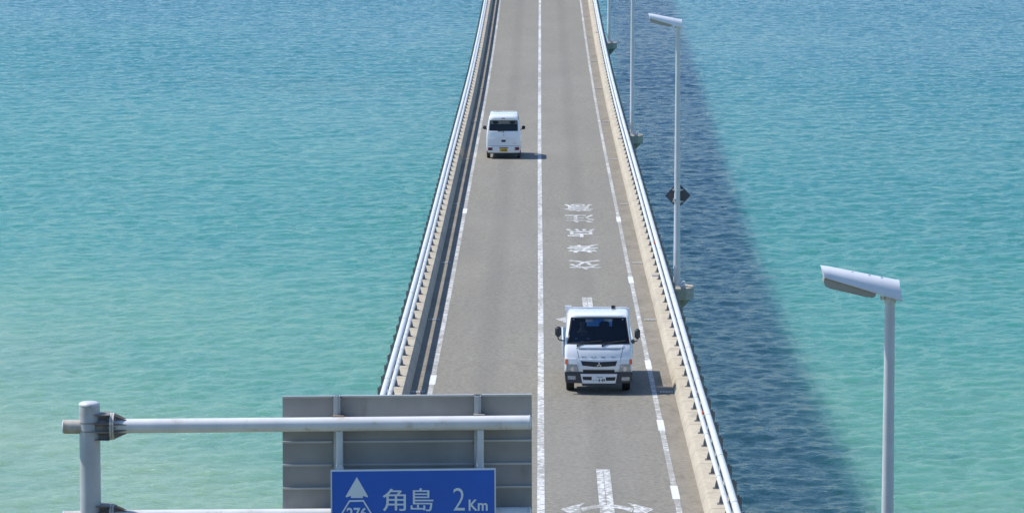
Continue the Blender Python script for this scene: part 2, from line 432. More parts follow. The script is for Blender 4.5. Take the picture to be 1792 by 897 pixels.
def flat(polys, name, mat, h=.004, grid=None):
    bm = bmesh.new()
    for P in polys: bm.faces.new([bm.verts.new((x+ax(y), y, zlin(y)+h)) for x, y in P])
    bmesh.ops.recalc_face_normals(bm, faces=bm.faces[:])
    for f in bm.faces:
        if f.normal.z < 0: f.normal_flip()
    me = bpy.data.meshes.new(name); bm.to_mesh(me); bm.free(); return link(name, me, mat, road)
# road lettering, read by drivers coming towards the camera: each character upside down from here
for ch, py in zip('交差点注意', (463, 434.5, 407.5, 382.5, 363.5)):
    me = text_mesh(ch, 2.75 if ch != '点' else 2.75, .016, w=1.07)
    yc = ground_y(py)
    bm = bmesh.new(); bm.from_mesh(me); bmesh.ops.triangulate(bm, faces=bm.faces[:])
    for v in bm.verts:
        y = yc-v.co.y; v.co = Vector((1.40-v.co.x+ax(y), y, zlin(y)+.005))
    bmesh.ops.recalc_face_normals(bm, faces=bm.faces[:])
    for f in bm.faces:
        if f.normal.z < 0: f.normal_flip()
    bm.to_mesh(me); bm.free(); link('painted_character', me, 'paint_text', road)
# junction arrows: shaft splitting into a left and a right head
def arrow(yt, cx):
    P = []; L_ = 4.9
    P.append([(cx-.15, yt), (cx-.005, yt), (cx-.005, yt-L_), (cx-.15, yt-L_)])
    P.append([(cx+.005, yt), (cx+.15, yt), (cx+.15, yt-L_), (cx+.005, yt-L_)])
    for s_ in (-1, 1):
        pts = [(.152, -L_+.05), (.30, -L_-.02), (.55, -L_-.35), (.50, -L_-.85), (.32, -L_-.5), (.152, -L_-.35)]
        P.append([(cx+s_*x, yt+y) for x, y in pts])
        pts = [(.43, -L_+.38), (.96, -L_-.48), (.62, -L_-1.6), (.53, -L_-.9), (.56, -L_-.2)]
        P.append([(cx+s_*x, yt+y) for x, y in pts])
    P.append([(cx-.15, yt-L_), (cx+.15, yt-L_), (cx+.15, yt-L_-1.3), (cx-.15, yt-L_-1.3)])
    flat(P, 'junction_arrow', 'paint_text')
arrow(ground_y(520), 1.36); arrow(ground_y(820), 1.32)

# ------------------------------------------------------------------ bridge
BY0, BY1 = 60.0, 640.0
bridge = thing('bridge', 'long narrow concrete road bridge running straight out over the turquoise sea', 'bridge', (0, 0, 0))
def kerbprof(s):
    p = [(3.29, -.02), (3.30, .05), (3.375, .215), (3.40, .243), (3.43, .25), (3.86, .25), (3.88, .23), (3.88, -.55), (3.70, -.60), (3.29, -.60)]
    return [(s*x, h) for x, h in p]
for s in (-1, 1): sweep(kerbprof(s), YA, BY1, 2.0).build('kerb', 'kerb', bridge)
sweep([(-3.28, -.05), (3.28, -.05), (3.28, -.40), (2.2, -.62), (-2.2, -.62), (-3.28, -.40)], BY0, BY1, 4.0).build('deck_slab', 'concrete', bridge)
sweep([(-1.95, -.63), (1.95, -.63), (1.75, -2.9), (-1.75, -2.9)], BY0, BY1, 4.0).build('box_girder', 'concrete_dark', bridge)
yp = 96.0
while yp < BY1:
    mb = MB(); z = zr(yp)-2.95
    mb.hexa([(-1.5, yp-.9, z-.9), (1.5, yp-.9, z-.9), (1.5, yp+.9, z-.9), (-1.5, yp+.9, z-.9)],
            [(-2.2, yp-1, z), (2.2, yp-1, z), (2.2, yp+1, z), (-2.2, yp+1, z)])
    mb.tube([(0, yp, z-.9), (0, yp, -3)], [1.15, 1.35], 24)
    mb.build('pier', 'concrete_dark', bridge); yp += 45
for s in (-1, 1):
    for py in (213, 279.5, 357, 460, 559.5, 686, 155, 108, 66, 28) + ((820,) if s > 0 else ()):
        y = ground_y(py)
        if s > 0 and py == 820: continue
        mb = MB(); x0, x1 = s*2.93+ax(y), s*3.27+ax(y)
        mb.box((min(x0, x1), y-.16, zlin(y)+.004), (max(x0, x1), y+.16, zlin(y)+.010)); pit = mb.build('drain_grate', 'grate_pit', bridge)
        mb = MB()
        for k in range(9):
            x = x0+(x1-x0)*(k+.5)/9; mb.box((x-.010, y-.15, zlin(y)+.0105), (x+.010, y+.15, zlin(y)+.018))
        mb.build('bars', 'grate', pit)
for py in (487, 248, 61):                                # small plate on the kerb beside each lamp
    y = ground_y(py)-1.4; mb = MB(); mb.box((3.42+ax(y), y-.22, zr(y)+.252), (3.62+ax(y), y+.22, zr(y)+.275)); mb.build('cover_plate', 'concrete', bridge)

# ------------------------------------------------------------------ guard rails
def make_rail(s, label):
    g = thing('guard_rail', label, 'guard rail', (0, 0, 0), 'guard rails along the two bridge edges')
    def pipe(X, h, r, name):
        prof = [(s*X+r*math.cos(q), h+r*math.sin(q)) for q in [2*math.pi*k/14 for k in range(14)]]
        o = sweep(prof, 40, BY1, 2.0).build(name, 'rail', g, 60)
    pipe(3.655, 1.05, .070, 'top_rail'); pipe(3.62, .63, .055, 'lower_rail')
    # pipe sleeves every third bay
    # post: a curved plate leaning outwards, brackets reaching to both pipes
    out = [(3.575, .25), (3.59, .36), (3.63, .48), (3.68, .62), (3.72, .80), (3.74, .95), (3.72, 1.06), (3.78, 1.09), (3.81, 1.0), (3.79, .70), (3.75, .45), (3.76, .25)]
    def post_bm(y0=0, z0=0, a0=0):
        mb = MB()
        mb.prism([(s*x+a0, y0-.011, z0+h) for x, h in out], (0, .022, 0))
        mb.box((min(s*3.54, s*3.80)+a0, y0-.07, z0+.251), (max(s*3.54, s*3.80)+a0, y0+.07, z0+.268))
        mb.box((min(s*3.805, s*3.835)+a0, y0-.022, z0+.32), (max(s*3.805, s*3.835)+a0, y0+.022, z0+1.04))
        return mb
    base = post_bm().mesh('post'); base.materials.append(M['post'])
    ys = [44.0+2*k for k in range(298)]
    near = [y for y in ys if 82 <= y][:100]
    for y in near:
        o = bpy.data.objects.new('post', base); COL.objects.link(o); o.parent = g; o.location = (ax(y), y, zr(y))
    rest = [y for y in ys if y not in near]; bm = bmesh.new()
    for y in rest:
        t = post_bm(y, zr(y), ax(y)); me = t.mesh('tmp'); bm.from_mesh(me); bpy.data.meshes.remove(me)
    me = bpy.data.meshes.new('posts'); bm.to_mesh(me); bm.free(); o = link('post', me, 'post', g); o['kind'] = 'stuff'
    # joint sleeves on the pipes
    mb = MB()
    for k in range(0, 298, 3):
        y = 45.0+2*k; z = zr(y)
        for X, h, r in ((3.655, 1.05, .0725), (3.62, .63, .0575)): mb.tube([(s*X+ax(y), y-.02, z+h), (s*X+ax(y), y+.02, z+h)], r, 14)
    o = mb.build('pipe_joint', 'post', g); o['kind'] = 'stuff'
    return g
RL = make_rail(-1, 'white two-pipe guard rail on the left edge of the bridge, shadow falling on the road')
RR = make_rail(1, 'white two-pipe guard rail on the right edge of the bridge, beside the lamp posts')
for py in (342, 455, 757):
    y = ground_y(py)-2.5; mb = MB(); mb.tube([(3.64+ax(y), y-.05, zr(y)+.84), (3.60+ax(y), y-.052, zr(y)+.84)], .045, 12); mb.build('reflector', 'reflect', RR)

# ------------------------------------------------------------------ lamp posts
def make_lamp(height, r0, r1, label):
    t = thing('street_lamp', label, 'street lamp', (0, 0, 0), 'lamp posts on the right side of the bridge')
    mb = MB(); mb.tube([(0, 0, 0), (0, 0, 1.2), (0, 0, 1.21), (0, 0, height)], [r0, r0*.98, r0*.96, r1], 24); mb.build('pole', 'pole', t, 50)
    mb = MB(); mb.tube([(0, 0, 0), (0, 0, .03)], r0*2.0, 20); mb.tube([(0, 0, .55), (0, 0, .60)], r0*1.08, 20)
    for k in range(4):
        a = R(45+90*k); mb.tube([(math.cos(a)*r0*1.65, math.sin(a)*r0*1.65, .03), (math.cos(a)*r0*1.65, math.sin(a)*r0*1.65, .10)], .02, 8)
    mb.build('base_flange', 'galv', t)
    # head: long curved hood tapering and rising towards the road
    hw = .175; st = []
    prof = [(.145, -.015, .215), (.115, -.01, .235), (-.20, .090, .295), (-.50, .180, .355), (-.80, .270, .412), (-.865, .290, .427)]
    mb = MB(); rings = []
    for x, ze, zt in prof:
        ring = []
        for k in range(13):
            a = math.pi*k/12; ring.append(mb.bm.verts.new((x+(-.045 if x < -.8 else -.04 if x > .12 else 0)*(math.sin(a)), -hw*math.cos(a)*(1-.1*math.sin(a)), ze+(zt-ze)*(math.sin(a)**.62))))
        ring += [mb.bm.verts.new((x, hw*.9, ze-.012)), mb.bm.verts.new((x, -hw*.9, ze-.012))]
        rings.append(ring)
    m = len(rings[0])
    for a, b in zip(rings, rings[1:]):
        for k in range(m): mb.bm.faces.new((a[k], a[(k+1) % m], b[(k+1) % m], b[k]))
    mb.bm.faces.new(rings[0]); mb.bm.faces.new(rings[-1])
    o = mb.build('lamp_head', 'head', t, 40); o.location = (0, 0, height)
    mb = MB(); y = .13
    poly = [(-.865, .275), (-.872, .22), (-.845, .160), (-.245, .018), (-.20, .03), (-.19, .082)]
    mb.prism([(x, -y, z) for x, z in poly], (0, 2*y, 0)); mb.bevel(.008)
    tr = mb.build('lamp_tray', 'head_dark', o)
    mb = MB(); mb.prism([(-.80, -.10, .148), (-.29, -.10, .028), (-.29, -.10, .018), (-.80, -.10, .138)], (0, .2, 0)); mb.build('lens', 'lens', tr)
    mb = MB()
    for x in (-.50, -.28, -.12):
        z = .30-.19*(x+.2); mb.tube([(x, -.05, z-.02), (x, -.05, z-.002)], .014, 10)
    mb.build('bolts', 'galv', o)
    mb = MB(); mb.tube([(0, 0, -.06), (0, 0, .03)], r1*1.25, 20); mb.tube([(-.11, -.09, -.0), (-.11, .09, -.0)], .022, 8); mb.build('collar', 'galv', o)
    return t
def bracket(y):
    z = zr(y)+.03; a = ax(y); mb = MB()
    top = [(3.885, -.62), (4.42, -.62), (4.66, -.30), (4.66, .30), (4.42, .62), (3.885, .62)]
    mb.hexa([(x+a, y+v, z) for x, v in top], [(x+a, y+v, z-.34) for x, v in top])
    mb.bevel(.012, 1)
    mb2 = [(3.885, -.56), (4.36, -.56), (4.58, -.27), (4.58, .27), (4.36, .56), (3.885, .56)]
    b = mb.build('lamp_bracket', 'concrete', bridge, None)
    mb = MB(); lo = [(3.887, -.42), (4.05, -.42), (4.15, -.2), (4.15, .2), (4.05, .42), (3.887, .42)]
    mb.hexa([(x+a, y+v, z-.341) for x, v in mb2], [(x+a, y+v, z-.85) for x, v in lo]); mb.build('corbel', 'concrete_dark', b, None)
    mb = MB(); mb.hexa([(x*1.0+a, y+v*.93, z+.002) for x, v in top], [(x+a, y+v*.93, z+.012) for x, v in top]); mb.build('mortar_top', 'kerb', b, None)
lamps = [(122.0, 'tall grey street lamp carrying the dark diamond sign, on a bracket beyond the truck'),
         (181.0, 'street lamp pole on the second bracket, its head above the picture'),
         (243.0, 'farthest street lamp pole, short length seen at the top near the rail')]
for i, (y, lab) in enumerate(lamps):
    L_ = make_lamp(7.95, .105, .065, lab) if i == 0 else copy_tree(lamp0)
    if i == 0: lamp0 = L_
    L_.location = (4.20+(.0 if i == 0 else -.03), y, zr(y)+.045); L_['label'] = lab
    bracket(y)
    mb = MB(); mb.tube([(4.42, y+.1, zr(y)+.04), (4.42, y+.1, zr(y)+.19)], .045, 12); o = mb.build('conduit_cap', 'label_w', bridge)
p = at(1557.5, 521, 51.5)
Ln = copy_tree(lamp0); Ln['label'] = 'nearest street lamp, large white head over the sea at lower right'
Ln.location = (p.x, p.y, p.z-7.95)
# diamond sign seen from the back, on the second pole
p = at(1186.5, 343, 121.9); dsg = thing('diamond_sign', 'dark diamond-shaped warning sign seen from behind, clamped to the lamp pole', 'road sign', (p.x, 121.9, p.z))
mb = MB(); q = .395; mb.prism([(-q, .16, 0), (-.02, .16, -q), (.02, .16, -q), (q, .16, 0), (.02, .16, q), (-.02, .16, q)], (0, .006, 0)); mb.build('panel', 'diamond_back', dsg)
mb = MB(); mb.box((-.17, .13, .165), (.17, .158, .195)); mb.box((-.17, .13, -.195), (.17, .158, -.165)); mb.build('brace', 'galv', dsg)
for z in (.18, -.18):
    mb = MB(); mb.tube([(0, .1, z-.025), (0, .1, z+.025)], .108, 20); mb.box((-.15, .06, z-.02), (-.11, .14, z+.02)); mb.build('clamp', 'galv', dsg)
mb = MB(); mb.box((-.15, -.01, -.14), (-.085, .05, -.08)); mb.build('clamp', 'galv', dsg)

# ------------------------------------------------------------------ sign gantry
GY = 52.0
def V(px, py, dy=0.0): return at(px, py, GY+dy)
pt = V(156.5, 704); ga = thing('sign_gantry', 'grey tubular gantry with rust-stained joints holding the overhead signs', 'sign gantry', (pt.x, GY, zr(GY)-.3))
def G(px, py, dy=0.0): return V(px, py, dy)-ga.location
top = G(156.5, 708); mb = MB(); r = .137
mb.tube([(top.x, 0, .0), (top.x, 0, top.z)], r, 40); mb.build('post', 'post_paint', ga, 50)
mb = MB(); mb.tube([(top.x, 0, top.z+.002), (top.x, 0, top.z+.025), (top.x, 0, top.z+.042), (top.x, 0, top.z+.052)], [r*1.03, r*1.0, r*.75, r*.3], 40); mb.build('post_cap', 'galv', ga, 60)
mb = MB(); mb.tube([(top.x, 0, 0), (top.x, 0, .04)], .27, 32)
for k in range(8): mb.prism([(top.x+math.cos(R(45*k))*.13, math.sin(R(45*k))*.13, .04), (top.x+math.cos(R(45*k))*.25, math.sin(R(45*k))*.25, .04), (top.x+math.cos(R(45*k))*.13, math.sin(R(45*k))*.13, .35)], (-math.sin(R(45*k))*.012, math.cos(R(45*k))*.012, 0))
mb.build('base_plate', 'galv', ga)
def arm(pyl, pyr, label=None):
    a0, a1 = G(200, pyl), G(926, pyr); s0 = G(112, pyl+1)
    ra = .094
    mb = MB(); mb.tube([a0, a1], ra, 32); A = mb.build('arm', 'arm_paint', ga, 50)
    mb = MB(); mb.tube([a1, a1+Vector((.012, 0, 0)), a1+Vector((.03, 0, 0))], [ra*1.06, ra*1.06, ra*.6], 32); mb.build('end_cap', 'galv', A)
    mb = MB(); mb.tube([a0+(a1-a0)*.245-Vector((.004, 0, 0)), a0+(a1-a0)*.245+Vector((.004, 0, 0))], ra*1.02, 32); mb.build('weld_ring', 'head', A)
    mb = MB(); mb.tube([s0, Vector((top.x-.10, 0, s0.z))], ra*.98, 32); mb.build('stub', 'galv_stain', ga, 50)
    mb = MB(); mb.tube([s0-Vector((.022, 0, 0)), s0-Vector((.012, 0, 0)), s0], [ra*.6, ra*.98, ra*1.04], 32); mb.build('stub_cap', 'galv', ga, 50)
    # flange joint with gussets and bolts
    fx = G(197, pyl).x; z = a0.z; fr = .178
    mb = MB(); mb.tube([(fx-.028, 0, z), (fx-.003, 0, z)], fr, 36); mb.tube([(fx+.003, 0, z), (fx+.028, 0, z)], fr, 36); J = mb.build('flange', 'galv_stain', ga, 40)
    mb = MB(); mb.tube([(top.x+.08, 0, z), (fx-.03, 0, z)], .115, 28)
    for k in range(8):
        an = R(22.5+45*k); c, s_ = math.cos(an), math.sin(an); tn = Vector((0, -s_, c))*.009
        n1, n2 = Vector((0, c, s_))*.09, Vector((0, c, s_))*.172
        O = Vector((0, 0, z))
        mb.prism([O+Vector((fx-.2, 0, 0))+n1, O+Vector((fx-.2, 0, 0))+n2*.95, O+Vector((fx-.03, 0, 0))+n2, O+Vector((fx-.03, 0, 0))+n1], tn)
        mb.prism([O+Vector((fx+.03, 0, 0))+n1, O+Vector((fx+.03, 0, 0))+n2, O+Vector((fx+.19, 0, 0))+n1*1.08, O+Vector((fx+.19, 0, 0))+n1], tn)
    mb.build('gussets', 'galv_rust', J)
    mb = MB()
    for k in range(8):
        an = R(45*k); c, s_ = math.cos(an)*.145, math.sin(an)*.145
        mb.tube([(fx-.055, c, z+s_), (fx+.055, c, z+s_)], .015, 6)
    mb.build('bolts', 'galv_rust', J)
    # collar ribs around the post
    mb = MB()
    for dz in (-.165, -.055, .055, .165):
        if abs(dz) < .1: mb.tube([(top.x, 0, z+dz-.006), (top.x, 0, z+dz+.006)], r*1.0+.004, 40); mb.box((top.x+.04, -.17, z+dz-.006), (fx-.03, .17, z+dz+.006))
        else: mb.box((top.x+.08, -.14, z+dz-.006), (fx-.03, .14, z+dz+.006))
    mb.build('collar', 'galv_rust', J)
    return a0, a1
u0, u1 = arm(745, 738.5); l0, l1 = arm(904, 898.5)
for px in (594, 840.5):
    zt = u0.z+(u1.z-u0.z)*(px-200)/726; zb = zt-(G(px, 744).z-G(px, 904).z)
    x = G(px, 744).x; mb = MB(); mb.tube([(x, 0, zt-.09), (x, 0, zb+.09)], .048, 20); h = mb.build('hanger', 'galv', ga)
    mb = MB(); mb.box((x-.09, .0, zt+.085), (x+.06, .22, zt+.105)); mb.box((x-.05, -.11, zt-.04), (x+.05, -.095, zt+.10)) if False else None
    mb.build('saddle_clip', 'galv_rust', h)
# big panel, seen from behind
pb = thing('guide_sign', 'large grey aluminium sign panel seen from behind, ribbed, behind the gantry arm', 'road sign', (0, GY+.24, 0))
def B(px, py, dy=.24):
    q = at(px, py, GY+dy); return Vector((q.x, dy-.24, q.z))
TL, TR, BL, BR = B(494.5, 692), B(930.5, 688.5), B(495, 936), B(931, 933)
mb = MB(); mb.hexa([TL, TR, BR, BL], [p+Vector((0, .012, 0)) for p in (TL, TR, BR, BL)]); mb.build('panel', 'panel_back', pb, None)
for k, py in enumerate((692.5, 732, 771.5, 812, 852.5, 893)):
    a = B(494.5, py+1.5); b = B(931, py-2)
    segs = [(494.5, 583), (597, 829), (843, 930.5)]
    mb = MB()
    for s0, s1 in segs:
        q0 = a.lerp(b, (s0-494.5)/436.5); q1 = a.lerp(b, (s1-494.5)/436.5)
        mb.hexa([q0+Vector((0, -.045, .016)), q1+Vector((0, -.045, .016)), q1+Vector((0, -.045, .004)), q0+Vector((0, -.045, .004))],
                [q0+Vector((0, -.001, .016)), q1+Vector((0, -.001, .016)), q1+Vector((0, -.001, -.004)), q0+Vector((0, -.001, -.004))])
        mb.hexa([q0+Vector((0, -.008, -.016)), q1+Vector((0, -.008, -.016)), q1+Vector((0, -.008, .003)), q0+Vector((0, -.008, .003))],
                [q0+Vector((0, -.002, -.016)), q1+Vector((0, -.002, -.016)), q1+Vector((0, -.002, .003)), q0+Vector((0, -.002, .003))])
    mb.build('rib', 'panel_rib', pb, None)
for px in (590, 836):
    a = B(px, 690.5); b = B(px+.5, 934)
    mb = MB(); mb.box((a.x-.045, -.10, b.z), (a.x+.045, -.094, a.z)); mb.box((a.x-.012, -.13, b.z), (a.x+.012, -.101, a.z)); mb.box((a.x-.042, -.0935, b.z), (a.x-.030, -.002, a.z-.002)); mb.box((a.x+.030, -.0935, b.z), (a.x+.042, -.002, a.z-.002))
    ch = mb.build('channel', 'panel_rib', pb, None)
    mb = MB()
    for py in (693, 773, 813, 853):
        z = B(px, py).z; mb.tube([(a.x-.055, -.07, z), (a.x-.055, -.04, z)], .014, 8); mb.tube([(a.x+.055, -.07, z), (a.x+.055, -.04, z)], .014, 8)
    mb.build('bolts', 'galv_rust', ch)
# blue direction sign facing us
bs_ = thing('direction_sign', 'blue direction sign with white lettering and arrow facing the camera', 'road sign', (0, GY-.22, 0))
def D_(px, py, dy=0.0):
    q = at(px, py, GY-.22+dy); return Vector((q.x, dy, q.z))
c4 = [D_(578.5, 821.5), D_(867.5, 818.5), D_(868.5, 1000), D_(579.5, 1003)]
mb = MB(); mb.hexa([p+Vector((0, .0, 0)) for p in c4], [p+Vector((0, .03, 0)) for p in c4]); mb.build('panel', 'sign_white', bs_, None)
c4 = [D_(581, 824.5), D_(865, 821.5), D_(866, 997), D_(582, 1000)]
mb = MB(); mb.hexa([p+Vector((0, -.006, 0)) for p in c4], [p+Vector((0, -.001, 0)) for p in c4]); mb.build('face', 'sign_blue', bs_, None)
for px in (594, 841):
    mb = MB(); q = D_(px, 818); mb.box((q.x-.05, .04, q.z-.9), (q.x+.05, .075, q.z+.005)); mb.tube([(q.x+.02, .04, q.z+.005), (q.x+.02, .04, q.z+.035)], .018, 8); mb.build('hanger_bracket', 'galv', bs_)
def poly_face(pts, name, mat='sign_white'):
    mb = MB(); P = [D_(*p)+Vector((0, -.011, 0)) for p in pts]; mb.prism(P, (0, .004, 0)); return mb.build(name, mat, bs_, None)
poly_face([(624.5, 833.5), (644, 867), (643.5, 869), (641.5, 868.5), (635, 866.2), (635, 870), (614, 870), (614, 866.2), (606.5, 869), (605, 868), (605.3, 866.5)], 'arrow')
def outline(pts, wpx, name):
    mb = MB()
    n = len(pts)
    cx = sum(p[0] for p in pts)/n; cy = sum(p[1] for p in pts)/n
    o_ = [D_(*p)+Vector((0, -.011, 0)) for p in pts]; C = D_(cx, cy)+Vector((0, -.011, 0))
    i_ = [C+(q-C)*(1-wpx) for q in o_]
    for k in range(n):
        a, b, c, d = o_[k], o_[(k+1) % n], i_[(k+1) % n], i_[k]
        mb.prism([a, b, c, d], (0, .004, 0))
    return mb.build(name, 'sign_white', bs_, None)
outline([(611, 874), (636.5, 873.5), (654, 902), (654, 912), (642, 935), (606, 935), (594, 912), (594, 902)], .095, 'route_shield')
def sign_text(txt, x0, x1, y0, y1, off, name, sp=1.0):
    c = D_((x0+x1)/2, (y0+y1)/2); s_ = 1/((F_PX)/52.3)
    me = text_mesh(txt, (y1-y0)*s_, off, w=(x1-x0)*s_, extrude=.003, spacing=sp)
    facing(me, (c.x, -.010, c.z)); link(name, me, 'sign_white', bs_)
sign_text('角', 669.5, 710.5, 853.5, 893.5, .004, 'character')
sign_text('島', 718.5, 758.5, 852.5, 893.5, .002, 'character')
sign_text('2', 793, 813.5, 852, 892.5, -.008, 'numeral')
sign_text('Km', 820, 853.5, 872.5, 892.5, .02, 'unit_lettering')
sign_text('276', 606.5, 642, 886.5, 906.5, .025, 'route_number')

# ------------------------------------------------------------------ vehicle body builder
def shell(prof, wf, insets, bend=lambda u, y, z: 0.0, front=None):
    """side outline (y,z) carried across the width; wf(z) half width; rounded shoulders"""
    n = len(prof); P = [Vector((p[0], p[1])) for p in prof]
    area = sum(P[i].x*P[(i+1) % n].y-P[(i+1) % n].x*P[i].y for i in range(n)); sg = 1 if area > 0 else -1
    nor = []
    for i in range(n):
        a = (P[i]-P[i-1]).normalized(); b = (P[(i+1) % n]-P[i]).normalized(); t = (a+b)
        t = t.normalized() if t.length > 1e-6 else a; nor.append(Vector((-t.y, t.x))*sg)
    mb = MB(); rings = []
    for u, ins in insets:
        ring = []
        for i, p in enumerate(P):
            q = p+nor[i]*ins; ring.append(mb.bm.verts.new((u*wf(p.y), q.x+bend(u, q.x, q.y), q.y)))
        rings.append(ring)
    for a, b in zip(rings, rings[1:]):
        for k in range(n): mb.bm.faces.new((a[k], a[(k+1) % n], b[(k+1) % n], b[k]))
    mb.bm.faces.new(rings[0]); mb.bm.faces.new(rings[-1])
    return mb
def lerp_table(T):
    def f(z):
        if z <= T[0][0]: return T[0][1]
        for (a, b), (c, d) in zip(T, T[1:]):
            if z <= c: return b+(d-b)*(z-a)/(c-a)
        return T[-1][1]
    return f
INS = [(-1, .075), (-.985, .035), (-.955, .012), (-.90, .0), (-.6, 0), (-.3, 0), (0, 0), (.3, 0), (.6, 0), (.90, 0), (.955, .012), (.985, .035), (1, .075)]
def boolean(obj, cutter):
    md = obj.modifiers.new('b', 'BOOLEAN'); md.operation = 'DIFFERENCE'; md.solver = 'EXACT'; md.object = cutter
    dg = bpy.context.evaluated_depsgraph_get(); me = bpy.data.meshes.new_from_object(obj.evaluated_get(dg)); obj.modifiers.clear()
    old = obj.data; obj.data = me; bpy.data.meshes.remove(old); cm = cutter.data; bpy.data.objects.remove(cutter); bpy.data.meshes.remove(cm)
def plate_on(yf, pts, t0=.012, t1=.01, bend=None, sub=0):
    """thin panel lying on a face whose depth is yf(x,z)"""
    mb = MB()
    if sub:
        # pts: quad TL TR BR BL, subdivided so it follows the face
        TL, TR, BR, BL = [Vector(p) for p in pts]; nx_, nz_ = sub
        f, b = [], []
        for j in range(nz_+1):
            L_, R_ = TL.lerp(BL, j/nz_), TR.lerp(BR, j/nz_); rf, rb = [], []
            for i in range(nx_+1):
                q = L_.lerp(R_, i/nx_); y = yf(q.x, q.y)
                rf.append(mb.bm.verts.new((q.x, y-t0, q.y))); rb.append(mb.bm.verts.new((q.x, y+t1, q.y)))
            f.append(rf); b.append(rb)
        for j in range(nz_):
            for i in range(nx_):
                mb.bm.faces.new((f[j][i], f[j][i+1], f[j+1][i+1], f[j+1][i])); mb.bm.faces.new((b[j][i], b[j+1][i], b[j+1][i+1], b[j][i+1]))
        for i in range(nx_):
            mb.bm.faces.new((f[0][i], b[0][i], b[0][i+1], f[0][i+1])); mb.bm.faces.new((f[-1][i], f[-1][i+1], b[-1][i+1], b[-1][i]))
        for j in range(nz_):
            mb.bm.faces.new((f[j][0], f[j+1][0], b[j+1][0], b[j][0])); mb.bm.faces.new((f[j][-1], b[j][-1], b[j+1][-1], f[j+1][-1]))
        return mb
    a = [mb.bm.verts.new((x, yf(x, z)-t0, z)) for x, z in pts]; b = [mb.bm.verts.new((x, yf(x, z)+t1, z)) for x, z in pts]
    mb.bm.faces.new(a); mb.bm.faces.new(b); n = len(pts)
    for k in range(n): mb.bm.faces.new((a[k], a[(k+1) % n], b[(k+1) % n], b[k]))
    bmesh.ops.triangulate(mb.bm, faces=mb.bm.faces[:]); return mb
def wheel(parent, x, y, r, wd, s):
    mb = MB(); mb.tube([(x-wd/2, y, r), (x-wd/2+.02, y, r), (x+wd/2-.02, y, r), (x+wd/2, y, r)], [r*.94, r, r, r*.94], 28)
    t = mb.build('wheel', 'rubber', parent, 40)
    mb = MB(); xx = x+s*wd/2; mb.tube([(xx-s*.03, y, r), (xx+s*.004, y, r)], [r*.6, r*.58], 20); mb.tube([(xx, y, r), (xx+s*.02, y, r)], r*.2, 14)
    mb.build('rim', 'steel', t, 40)

# ------------------------------------------------------------------ truck (faces the camera)
ty = ground_y(681.5)-.85
truck = thing('flatbed_truck', 'white cab-over flatbed truck driving towards the camera in the right lane', 'truck', (1.40+ax(100), ty, zr(ty)))
truck.rotation_euler.x = math.atan((zr(ty+3)-zr(ty))/3)
cabp = [(.05, .52), (.0, .58), (.0, .74), (.025, .88), (.05, .99), (.095, 1.10), (.16, 1.20), (.185, 1.23), (.52, 1.865), (.60, 1.925), (.74, 1.965), (1.0, 1.985), (1.45, 1.975), (1.56, 1.94), (1.60, 1.84), (1.60, .52)]
wf = lerp_table([(.5, .845), (1.22, .845), (1.6, .805), (1.87, .77), (1.99, .75)])
bend = lambda u, y, z: .085*abs(u)**2.6*(1 if y < .9 else 0)
yprof = lerp_table([(p[1], p[0]) for p in cabp[:10]])
yf = lambda x, z: yprof(z)+.085*(abs(x)/wf(z))**2.6
cab = shell(cabp, wf, INS, bend).build('cab', ['truck_white', 'interior'], truck, 32)
def cutter(mb):
    o = mb.build('cut', 'truck_white'); o.data.materials.append(M['interior'])
    for p in o.data.polygons: p.material_index = 1
    o.parent = None; o.matrix_world = truck.matrix_world.copy(); return o
bpy.context.view_layer.update()
cav = shell([(.12, .70), (.16, 1.05), (.27, 1.28), (.60, 1.80), (.70, 1.88), (1.48, 1.90), (1.52, 1.80), (1.52, .70)], lambda z: wf(z)-.055, [(-1, 0), (-.5, 0), (0, 0), (.5, 0), (1, 0)], bend)
boolean(cab, cutter(cav))
ws = [(-.655, 1.852), (.655, 1.852), (.735, 1.245), (-.735, 1.245)]
def ws_cut():
    mb = MB(); n = Vector((0, -.857, .515))
    P = []
    rc = [(-.62, 1.855), (.62, 1.855), (.665, 1.84), (.68, 1.79), (.77, 1.28), (.76, 1.245), (.72, 1.235), (-.72, 1.235), (-.76, 1.245), (-.77, 1.28), (-.68, 1.79), (-.665, 1.84)]
    a = [Vector((x, yf(x, z)-.10, z+.06)) for x, z in rc]; b = [Vector((x, yf(x, z)+.13, z-.08)) for x, z in rc]
    mb.hexa(a, b); bmesh.ops.triangulate(mb.bm, faces=mb.bm.faces[:]); return mb
boolean(cab, cutter(ws_cut()))
mb = MB(); mb.box((-.36, 1.45, 1.52), (.36, 1.70, 1.84)); boolean(cab, cutter(mb))
for s in (-1, 1):
    mb = MB(); mb.prism([(s*.60, .55, 1.36), (s*.60, 1.30, 1.36), (s*.60, 1.30, 1.78), (s*.60, .70, 1.78)], (s*.4, 0, 0)); boolean(cab, cutter(mb))
glz = plate_on(yf, [(-.69, 1.865), (.69, 1.865), (.785, 1.228), (-.785, 1.228)], -.012, .018, sub=(14, 6)).build('windscreen', 'glass', cab, 60)
for s in (-1, 1):
    mb = MB(); mb.prism([(s*.815, .53, 1.34), (s*.815, 1.32, 1.34), (s*.765, 1.32, 1.80), (s*.765, .68, 1.80)], (-s*.012, 0, 0)); mb.build('side_window', 'glass', cab)
mb = MB(); mb.box((-.38, 1.535, 1.50), (.38, 1.545, 1.86)); mb.build('rear_window', 'glass_clear', cab)
